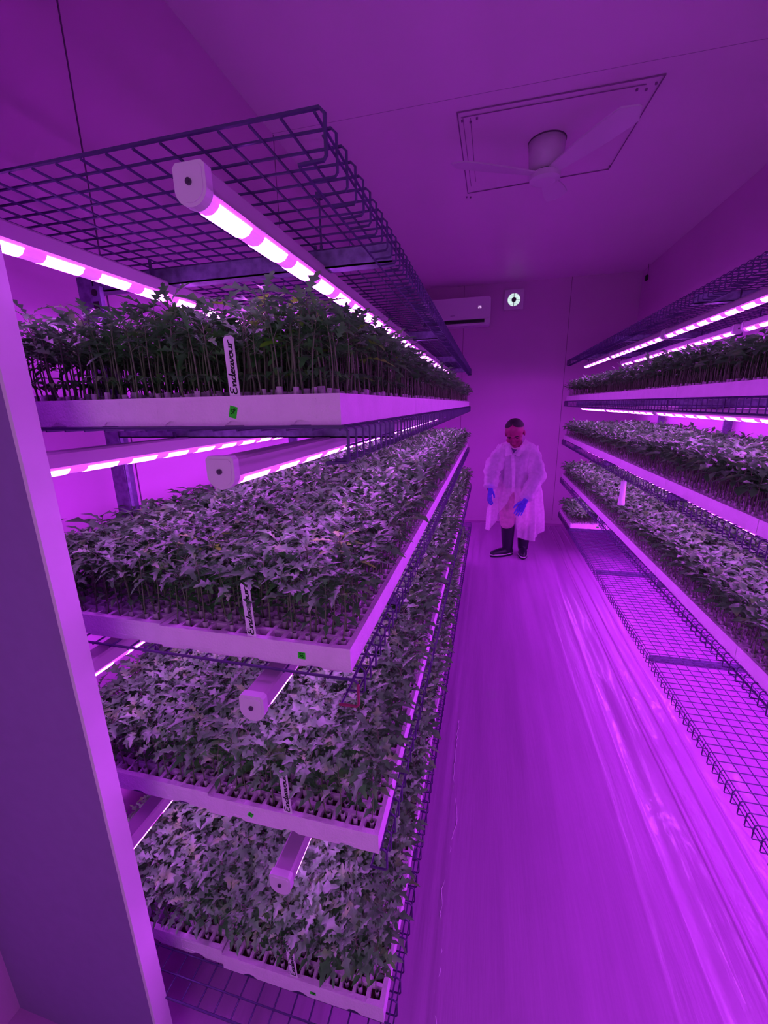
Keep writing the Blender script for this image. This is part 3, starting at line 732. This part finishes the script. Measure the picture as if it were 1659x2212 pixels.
root = empty('ceiling_fan', (0.233, 2.745, ZC)); tag(root, 'white flush-mount ceiling fan with three blades', 'ceiling fan')
b = MB(); b.cyl((0, 0, 0), (0, 0, -0.006), 0.096, 48); link('base_ring', b.mesh('base_ring', SEAM), root)
b = MB(); b.cyl((0, 0, -0.004), (0, 0, -0.132), 0.094, 48, 0, 0.083); link('motor_housing', b.mesh('motor_housing', FANW), root, True)
b = MB(); b.cyl((0, 0, -0.132), (0, 0, -0.150), 0.045, 32); link('rotor_gap', b.mesh('rotor_gap', BLACK), root)
b = MB(); b.cyl((0, 0, -0.150), (0, 0, -0.176), 0.080, 40, 0, 0.078); b.cyl((0, 0, -0.176), (0, 0, -0.186), 0.078, 40, 0, 0.055); link('hub_cap', b.mesh('hub_cap', FANW), root)
def blade(az, Lb):
    b = MB(); n = 10; ts, bs = [], []
    for k in range(n+1):
        t = k/n; r = 0.06 + t*(Lb-0.06); w0 = 0.028 + 0.030*math.sin(min(1, t*1.3)*PI/2); 
        if t > 0.86: w0 *= math.sqrt(max(0.02, 1 - ((t-0.86)/0.14)**2))
        ts.append((r, w0))
    vs = []
    for r, w0 in ts:
        for sg, dz in ((1, -0.012), (-1, 0.012)):
            for th in (0.0035, -0.0035): vs.append((r, sg*w0, -0.150 + dz*w0/0.058 + th))
    fs = []
    for k in range(n):
        a = 4*k; c = a+4
        fs += [(a, c, c+2, a+2), (a+1, a+3, c+3, c+1), (a, a+1, c+1, c), (a+2, c+2, c+3, a+3)]
    fs += [(0, 2, 3, 1), (4*n, 4*n+1, 4*n+3, 4*n+2)]
    b.add(vs, fs); o = link('fan_blade', b.mesh('fan_blade', FANW), root); o.rotation_euler = (0, 0, az)
for tip in ((0.565, 2.27), (-0.24, 2.50), (0.34, 3.05)):
    dx, dy = tip[0]-0.233, tip[1]-2.745; blade(math.atan2(dy, dx), min(0.56, math.hypot(dx, dy)))
b = MB(); r4 = 0.0028
P4 = [(-0.210, 2.385), (0.660, 2.385), (0.622, 3.13), (-0.200, 3.19)]
for (p, q) in zip(P4, P4[1:] + P4[:1]): b.tube([(p[0], p[1], ZC-0.003), (q[0], q[1], ZC-0.003)], r4, 5)
b.tube([(-0.195, 2.425, ZC-0.003), (0.60, 2.425, ZC-0.003)], r4*0.7, 5); b.tube([(-0.185, 2.43, ZC-0.003), (-0.175, 3.10, ZC-0.003)], r4*0.5, 5)
b.tube([(-0.150, 2.44, ZC-0.003), (-0.145, 3.05, ZC-0.003)], r4*0.5, 5)
for x, y in ((-0.19, 2.45), (-0.15, 2.47), (-0.12, 2.45), (0.57, 2.45), (0.61, 2.46), (0.64, 2.43), (0.62, 3.10), (-0.21, 3.24), (-0.185, 3.25)):
    b.cyl((x, y, ZC), (x, y, ZC-0.007), 0.0055, 8)
tag(link('cable_rectangle', b.mesh('cable_rectangle', mat('ceiling_cable', (0.30, 0.11, 0.32), 0.6))), 'thin dark rectangle of cable on the ceiling around the fan', 'ceiling cable')
root = empty('wall_sensor', (1.49, 5.19, 2.70)); tag(root, 'tiny black sensor high on the right wall near the far corner', 'sensor')
b = MB(); b.prism_y(rounded(-0.014, 0.010, -0.028, 0.028, 0.01), -0.012, 0.012); link('sensor_body', b.mesh('sensor_body', BLACK), root)
b = MB(); b.tube([(0.004, 0, 0.025), (0.006, 0.0, 0.07), (0.004, 0, 0.128)], 0.002, 6); link('cable', b.mesh('cable', SEAM), root)

# hanging white sensor bottle under the right rack's third deck
hx, hy, hz_ = 0.795, 2.72, 0.884
root = empty('hanging_logger', (hx, hy, hz_)); tag(root, 'white tapered cylinder hanging by a black cord from the right rack', 'sensor')
b = MB(); prof = [(0.0, 0.0), (0.017, 0.0), (0.0195, 0.006), (0.0175, 0.035), (0.0150, 0.07), (0.0145, 0.145), (0.0120, 0.152), (0.0, 0.153)]
n = 24; vs = [(r*math.cos(2*PI*k/n), r*math.sin(2*PI*k/n), z) for r, z in prof for k in range(n)]
b.add(vs, [(i*n+k, i*n+(k+1) % n, (i+1)*n+(k+1) % n, (i+1)*n+k) for i in range(len(prof)-1) for k in range(n)])
link('body', b.mesh('body', STAKE), root, True)
b = MB(); b.tube([(-0.006, 0, 0.150), (-0.022, 0, 0.175), (-0.015, 0, 0.205), (0.0, -0.02, 0.222), (0.016, 0, 0.205), (0.020, 0, 0.175), (0.006, 0, 0.150)], 0.0022, 6)
b.tube([(-0.008, -0.003, 0.165), (-0.010, -0.004, 0.18)], 0.005, 6)
b.tube([(0, -0.02, 0.222), (-0.016, -0.012, 0.222)], 0.003, 6); link('cord', b.mesh('cord', BLACK), root)

# ------------------------------------------------------------------ the person
def ell(c, r, rot=None, n=20):
    bm = bmesh.new(); bmesh.ops.create_uvsphere(bm, u_segments=n, v_segments=n//2+2, radius=1.0)
    M = Matrix.Translation(c) @ (rot.to_4x4() if rot else Matrix.Identity(4)) @ Matrix.Diagonal((*r, 1))
    bmesh.ops.transform(bm, matrix=M, verts=bm.verts)
    vs = [v.co.copy() for v in bm.verts]; fs = [[v.index for v in f.verts] for f in bm.faces]; bm.free()
    return vs, fs
class Blob:
    def __init__(s): s.mb = MB()
    def e(s, c, r, rot=None): v, f = ell(c, r, rot); s.mb.add(v, f); return s
    def limb(s, pts, rs, n=14):
        s.mb.tube(pts, rs, n)
        for p, r in zip(pts, rs): s.e(p, (r, r, r))
        return s
    def mesh(s, name, m_, vox, sm=4):
        src = s.mb.mesh('tmp', m_); o = bpy.data.objects.new('tmp', src); COL.objects.link(o)
        md = o.modifiers.new('r', 'REMESH'); md.mode = 'VOXEL'; md.voxel_size = vox
        m2 = o.modifiers.new('s', 'SMOOTH'); m2.factor = 0.5; m2.iterations = sm
        dg = bpy.context.evaluated_depsgraph_get(); me = bpy.data.meshes.new_from_object(o.evaluated_get(dg))
        bpy.data.objects.remove(o); me.name = name; me.materials.clear(); me.materials.append(m_)
        me.polygons.foreach_set('use_smooth', [True]*len(me.polygons)); return me
PX, PY = 0.262, 4.15
man = empty('person', (PX, PY, 0)); tag(man, 'stooping person in a sheer white gown, blue gloves and black rubber boots', 'person')
def W(x, y, z): return Vector((x - PX, y - PY, z))
hip = W(0.270, 4.20, 0.70); chest = W(0.262, 4.10, 0.98); neckb = W(0.258, 4.03, 1.120)
HR = Euler((math.radians(34), math.radians(-4), math.radians(-14)), 'XYZ').to_matrix()   # looking down towards the left
HC = W(0.226, 3.975, 1.235)
def Hd(x, y, z): return HC + HR @ Vector((x, y, z)) * 1.06      # head-local: face towards -y, up +z
SHL, SHR = W(0.112, 4.07, 1.062), W(0.408, 4.07, 1.055)
ELL, ELR = W(0.045, 4.03, 0.885), W(0.448, 4.00, 0.855)
WRL, WRR = W(0.030, 3.95, 0.715), W(0.345, 3.90, 0.620)
KNL, KNR = W(0.210, 4.13, 0.40), W(0.360, 4.19, 0.40)
ANL, ANR = W(0.222, 4.15, 0.09), W(0.384, 4.22, 0.09)
B_ = Blob()
B_.e(hip, (0.145, 0.105, 0.11)).e(chest, (0.150, 0.10, 0.15)).e(W(0.266, 4.16, 0.84), (0.135, 0.10, 0.13)).e(W(0.26, 4.05, 1.07), (0.140, 0.065, 0.055))
B_.limb([neckb - Vector((0, 0, 0.04)), HC + HR @ Vector((0, 0.02, -0.05))], [0.055, 0.052])
for a, e_, w_ in ((SHL, ELL, WRL), (SHR, ELR, WRR)): B_.limb([a, (a+e_)/2, e_, (e_+w_)/2, w_], [0.042, 0.038, 0.033, 0.030, 0.024])
for h_, k_, a_ in ((hip + Vector((-0.07, 0, -0.02)), KNL, ANL), (hip + Vector((0.07, 0, -0.02)), KNR, ANR)): B_.limb([h_, (h_+k_)/2, k_, (k_+a_)/2, a_], [0.075, 0.06, 0.045, 0.042, 0.032])
HE = [((0, 0.008, 0.035), (0.076, 0.092, 0.078)), ((0, -0.02, -0.015), (0.066, 0.066, 0.075)), ((0, -0.030, -0.070), (0.048, 0.048, 0.038)), ((0, -0.062, -0.092), (0.022, 0.020, 0.018)),
      ((-0.040, -0.056, -0.030), (0.026, 0.024, 0.026)), ((0.040, -0.056, -0.030), (0.026, 0.024, 0.026)), ((0, -0.076, 0.018), (0.048, 0.014, 0.012)),
      ((0, -0.090, -0.028), (0.0095, 0.013, 0.028)), ((0, -0.098, -0.042), (0.0135, 0.014, 0.010)), ((-0.012, -0.090, -0.045), (0.008, 0.009, 0.007)), ((0.012, -0.090, -0.045), (0.008, 0.009, 0.007)),
      ((0, -0.079, -0.066), (0.023, 0.010, 0.0065)), ((0, -0.077, -0.076), (0.019, 0.010, 0.0065)), ((-0.077, 0.010, -0.012), (0.009, 0.017, 0.030)), ((0.077, 0.010, -0.012), (0.009, 0.017, 0.030))]
for c_, r_e in HE: B_.e(Hd(*c_), tuple(1.06*q for q in r_e), HR)
link('body', B_.mesh('body', SKIN, 0.0048, 2), man)
# eyes and brows
for sx in (-1, 1):
    b = MB(); v, f = ell(Hd(sx*0.030, -0.0735, 0.000), (0.013, 0.008, 0.0048), HR); b.add(v, f)
    link('eye', b.mesh('eye', BLACK), man, True)
    b = MB(); b.tube([Hd(sx*0.014, -0.0885, 0.020), Hd(sx*0.032, -0.088, 0.026), Hd(sx*0.050, -0.076, 0.020)], [0.0035, 0.0042, 0.0022], 6); link('eyebrow', b.mesh('eyebrow', HAIR), man, True)
b = MB(); b.tube([Hd(-0.020, -0.0865, -0.0708), Hd(0, -0.0905, -0.0705), Hd(0.020, -0.0865, -0.0708)], [0.001, 0.0022, 0.001], 6); link('mouth', b.mesh('mouth', mat('lip', (0.25, 0.015, 0.03), 0.5)), man, True)
# hair: cap over the cranium with a high receding hairline
b = MB(); nu, nv = 48, 26; idx = {}
for j in range(nv):
    for i in range(nu):
        az = 2*PI*i/nu; fr = math.cos(az - 1.5*PI)      # 1 at the face side (-y)
        side = abs(math.sin(az - 1.5*PI))
        lim = 1.15 - 0.80*max(0, fr)**1.2 + (0.16*math.sin(PI*side) if fr > 0 else 0) + 0.60*max(0, -fr)
        th = lim * 1.15 * j/(nv-1) 
        th = min(th, 2.15)
        x, y, z = math.sin(th)*math.cos(az), math.sin(th)*math.sin(az), math.cos(th)
        k = 1.0 + (0.055 if j < nv-2 else 0.0) + 0.012*math.sin(i*5.1)*math.sin(j*3.3)
        idx[(i, j)] = len(b.v); b.v.append(tuple(Hd(x*0.0775*k, 0.008 + y*0.0935*k, 0.034 + z*0.080*k)))
for j in range(nv-1):
    for i in range(nu): b.f.append((idx[(i, j)], idx[((i+1) % nu, j)], idx[((i+1) % nu, j+1)], idx[(i, j+1)])); b.m.append(0)
o = link('hair', b.mesh('hair', HAIR), man, True); 
# shirt
S_ = Blob(); S_.e(chest, (0.162, 0.112, 0.16)).e(W(0.266, 4.16, 0.84), (0.148, 0.112, 0.14)).e(W(0.26, 4.05, 1.075), (0.143, 0.080, 0.060)).e(hip, (0.152, 0.112, 0.09))
for a, e_, w_ in ((SHL, ELL, WRL), (SHR, ELR, WRR)): S_.limb([a, (a+e_)/2, e_, (e_+w_)/2, e_.lerp(w_, 0.9)], [0.043, 0.047, 0.045, 0.041, 0.034])
link('shirt', S_.mesh('shirt', SHIRT, 0.008, 4), man)
b = MB()
ring = []
for k in range(16):
    a = 2*PI*k/16; ring.append(neckb + Vector((0.062*math.cos(a), 0.055*math.sin(a), 0.005 - 0.03*max(0, -math.sin(a)))))
b.tube(ring + ring[:1], 0.012, 8); link('shirt_collar', b.mesh('shirt_collar', mat('collar_cloth', (0.6, 0.35, 0.5), 0.9)), man, True)
# trousers
T_ = Blob(); T_.e(hip + Vector((0, 0, -0.03)), (0.158, 0.118, 0.10))
for h_, k_, a_, ww in ((hip + Vector((-0.075, 0, -0.03)), KNL, ANL, 0), (hip + Vector((0.075, 0, -0.03)), KNR, ANR, 0)):
    q = k_ + (a_-k_)*0.16
    T_.limb([h_, (h_+k_)/2, k_ + Vector((0, -0.01, 0.02)), q], [0.098, 0.086, 0.074, 0.070])
    T_.e(q + Vector((-0.02, -0.02, 0.03)), (0.062, 0.06, 0.022)); T_.e(q + Vector((0.01, -0.02, 0.07)), (0.072, 0.066, 0.018))
link('trousers', T_.mesh('trousers', PANTS, 0.007, 3), man)
# boots
def boot(an, toe_dir, topz, nm):
    td = Vector((*toe_dir, 0)).normalized(); sd = Vector((-td.y, td.x, 0)); a0 = Vector((an.x, an.y, 0))
    Bt = Blob(); kt = a0 + Vector((0, 0, topz))
    Bt.limb([a0 - td*0.01 + Vector((0, 0, 0.075)), a0 - td*0.005 + Vector((0, 0, 0.16)), kt - Vector((0, 0, 0.045))], [0.050, 0.058, 0.066], 20)
    Bt.limb([a0 - td*0.035 + Vector((0, 0, 0.046)), a0 + td*0.07 + Vector((0, 0, 0.044)), a0 + td*0.150 + Vector((0, 0, 0.036))], [0.038, 0.042, 0.032])
    m_ = Bt.mesh('boot', BOOT, 0.006, 4)
    for v in m_.vertices:
        if v.co.z < 0.022: v.co.z = 0.022
        if v.co.z > topz - 0.012: v.co.z = topz - 0.012 + 0.1*(v.co.z - topz + 0.012)
    o = link('boot', m_, man)
    out = []
    for k in range(36):
        a = 2*PI*k/36; c, s = math.cos(a), math.sin(a); ln = 0.140 if c > 0 else 0.080
        w_ = 0.046*(1 - 0.18*max(0, -c)) ; out.append(a0 + td*(0.045 + c*(ln if c > 0 else 0.118)) + sd*(s*w_))
    b = MB(); n = len(out)
    b.add([(p.x, p.y, 0.0) for p in out] + [(p.x, p.y, 0.024) for p in out], [(k, (k+1) % n, n+(k+1) % n, n+k) for k in range(n)] + [tuple(range(n))[::-1], tuple(range(n, 2*n))])
    link('sole', b.mesh('sole', BOOT), o)
    b = MB(); b.tube([(p.x*1.0, p.y, 0.028 + 0.010*(1 if False else 0)) for p in out + out[:1]], 0.0045, 6); link('white_trim', b.mesh('white_trim', TRIMW), o, True)
    b = MB(); b.box(-0.012, 0.012, -0.003, 0.003, 0, 0.035); q = link('pull_tab', b.mesh('pull_tab', BOOT), o); q.location = kt - td*0.062 + Vector((0.0, 0, -0.02)); q.rotation_euler = (0, 0, math.atan2(td.y, td.x) + PI/2)
boot(ANL, (-0.86, -0.50), 0.345, 'l'); boot(ANR, (-0.05, -1.0), 0.290, 'r')
# gloves
def glove(wr, M, mir):
    """hand-local: wrist at origin, fingers along -z, palm normal -y, thumb towards +x*mir"""
    G = Blob(); s = 1.0
    def L(x, y, z): return wr + M @ Vector((x*mir, y, z))
    G.limb([L(0, 0, 0.03), L(0, 0, 0.0)], [0.028, 0.026])
    G.e(L(0.004, 0, -0.045), (0.037, 0.015, 0.045), M); G.e(L(0.002, 0, -0.02), (0.028, 0.018, 0.03), M)
    fing = [(0.030, 0.064, 0.10), (0.011, 0.072, 0.0), (-0.009, 0.066, -0.06), (-0.027, 0.050, -0.16)]
    for x, ln, sp in fing:
        z0 = -0.078; r = 0.0088 if x > -0.02 else 0.0075
        p0 = L(x*0.9, 0, z0 + 0.015); p1 = L(x + sp*0.1*ln, -0.004, z0 - ln*0.42); p2 = L(x + sp*0.22*ln, -0.014, z0 - ln*0.75); p3 = L(x + sp*0.3*ln, -0.026, z0 - ln)
        G.limb([p0, p1, p2, p3], [r*1.05, r, r*0.92, r*0.8], 8)
    G.limb([L(0.022, -0.004, -0.018), L(0.046, -0.012, -0.045), L(0.056, -0.018, -0.072), L(0.058, -0.022, -0.092)], [0.014, 0.0105, 0.0095, 0.0080], 8)
    link('glove', G.mesh('glove', GLOVE, 0.0028, 2), man)
glove(WRL + Vector((0.004, 0, 0.0)), Euler((math.radians(8), math.radians(-6), math.radians(60)), 'XYZ').to_matrix(), 1)
glove(WRR, Euler((math.radians(12), math.radians(24), math.radians(-12)), 'XYZ').to_matrix(), -1)
# gown
def lerp_rows(rows, t):
    for a, c in zip(rows[:-1], rows[1:]):
        if a[0] <= t <= c[0]:
            u = (t - a[0]) / (c[0] - a[0]); u = u*u*(3-2*u)*0.5 + u*0.5
            return [p + (q-p)*u for p, q in zip(a[1:], c[1:])]
    return list(rows[-1][1:])
def gown_mesh():
    # t, cx, cy, cz, rx, ry, front gap half-angle
    rows = [(0.00, 0.256, 4.045, 1.150, 0.092, 0.070, 1.05), (0.06, 0.258, 4.05, 1.132, 0.140, 0.105, 0.62), (0.14, 0.262, 4.07, 1.085, 0.182, 0.130, 0.28), (0.22, 0.264, 4.085, 1.025, 0.190, 0.140, -0.02), (0.32, 0.266, 4.10, 0.950, 0.180, 0.150, -0.05),
            (0.55, 0.272, 4.13, 0.780, 0.190, 0.170, -0.04), (0.66, 0.276, 4.14, 0.680, 0.215, 0.180, 0.06), (0.82, 0.278, 4.15, 0.480, 0.245, 0.190, 0.50), (1.0, 0.282, 4.16, 0.300, 0.250, 0.195, 0.85)]
    b = MB(); nt_, na = 60, 96
    for j in range(nt_+1):
        t = j/nt_; cx_, cy_, cz_, rx, ry, g = lerp_rows(rows, t)
        for i in range(na+1):
            u = i/na
            # split sits a bit left of centre; the left flap is pulled further aside
            gl = g*1.2 if t > 0.5 else g*0.62; gr = g*0.22 if t > 0.5 else g*0.62
            a = -PI/2 - 0.12 - gl - (2*PI - gl - gr)*u
            fold = 0.017*t*math.sin(a*9 + 2.0*t + 0.5) + 0.010*math.sin(a*17 + t*3) * (0.3+t) + 0.012*t*math.sin(a*4 + 1)
            px = cx_ + (rx + fold)*math.cos(a); py = cy_ + (ry + fold)*math.sin(a)
            z = cz_ - (0.06*t*max(0, math.cos(a - (-PI/2 + 0.5))) if t > 0.7 else 0) + 0.03*t**6*math.sin(a*3+0.8) - 0.012*max(0, -math.sin(a))*(1-t)*0
            b.v.append((px - PX, py - PY, z))
    w = na+1
    for j in range(nt_):
        for i in range(na): b.f.append((j*w+i, j*w+i+1, (j+1)*w+i+1, (j+1)*w+i)); b.m.append(0)
    # sleeves
    for a_, e_, w_, sd in ((SHL, ELL, WRL, 1), (SHR, ELR, WRR, 2)):
        n = 22; segn = 34; o0 = len(b.v); a_ = a_ + Vector(((0.045 if sd == 1 else -0.045), 0.0, 0.022))
        for j in range(segn+1):
            t = j/segn
            p = a_.lerp(e_, t*2) if t < .5 else e_.lerp(w_, t*2-1)
            d0 = (e_-a_).normalized(); d1 = (w_-e_).normalized(); dd = d0.lerp(d1, min(1, max(0, (t-.4)/.2))).normalized()
            u_ = dd.cross(Vector((0, 1, 0))).normalized(); v_ = dd.cross(u_)
            r = 0.080*(1-t) + 0.062*t + 0.004*math.sin(t*34+sd) + (0.010*math.sin(PI*min(1, t*1.6)))
            if t > 0.93: r *= 1 - 0.55*(t-0.93)/0.07
            for k in range(n):
                an = 2*PI*k/n; rr_ = r*(1 + 0.09*math.sin(an*3 + t*9 + sd) + 0.05*math.sin(an*5 - t*21))
                b.v.append(tuple(p + (u_*math.cos(an) + v_*math.sin(an))*rr_))
        for j in range(segn):
            for k in range(n): b.f.append((o0+j*n+k, o0+j*n+(k+1) % n, o0+(j+1)*n+(k+1) % n, o0+(j+1)*n+k)); b.m.append(0)
    return b.mesh('gown', GOWN)
gown = link('gown', gown_mesh(), man, True)
# gown collar flaps and front placket
b = MB()
for sg in (-1, 1):
    p = [W(0.213, 3.925, 1.045), W(0.213 + sg*0.060, 3.925, 1.030), W(0.258 + sg*0.105, 3.985, 1.135), W(0.258 + sg*0.070, 4.03, 1.180), W(0.235 + sg*0.048, 3.945, 1.125)]
    b.add(p, [(0, 1, 2, 4), (4, 2, 3)])
link('gown_collar', b.mesh('gown_collar', GOWN), gown)
b = MB(); pts = [W(0.216, 3.938, 1.04), W(0.228, 3.940, 0.92), W(0.238, 3.952, 0.80), W(0.240, 3.958, 0.69)]
for p, q in zip(pts[:-1], pts[1:]): b.add([p + Vector((-0.013, 0, 0)), q + Vector((-0.013, 0, 0)), q + Vector((0.013, -0.002, 0)), p + Vector((0.013, -0.002, 0))], [(0, 1, 2, 3)])
link('placket', b.mesh('placket', GOWN), gown)
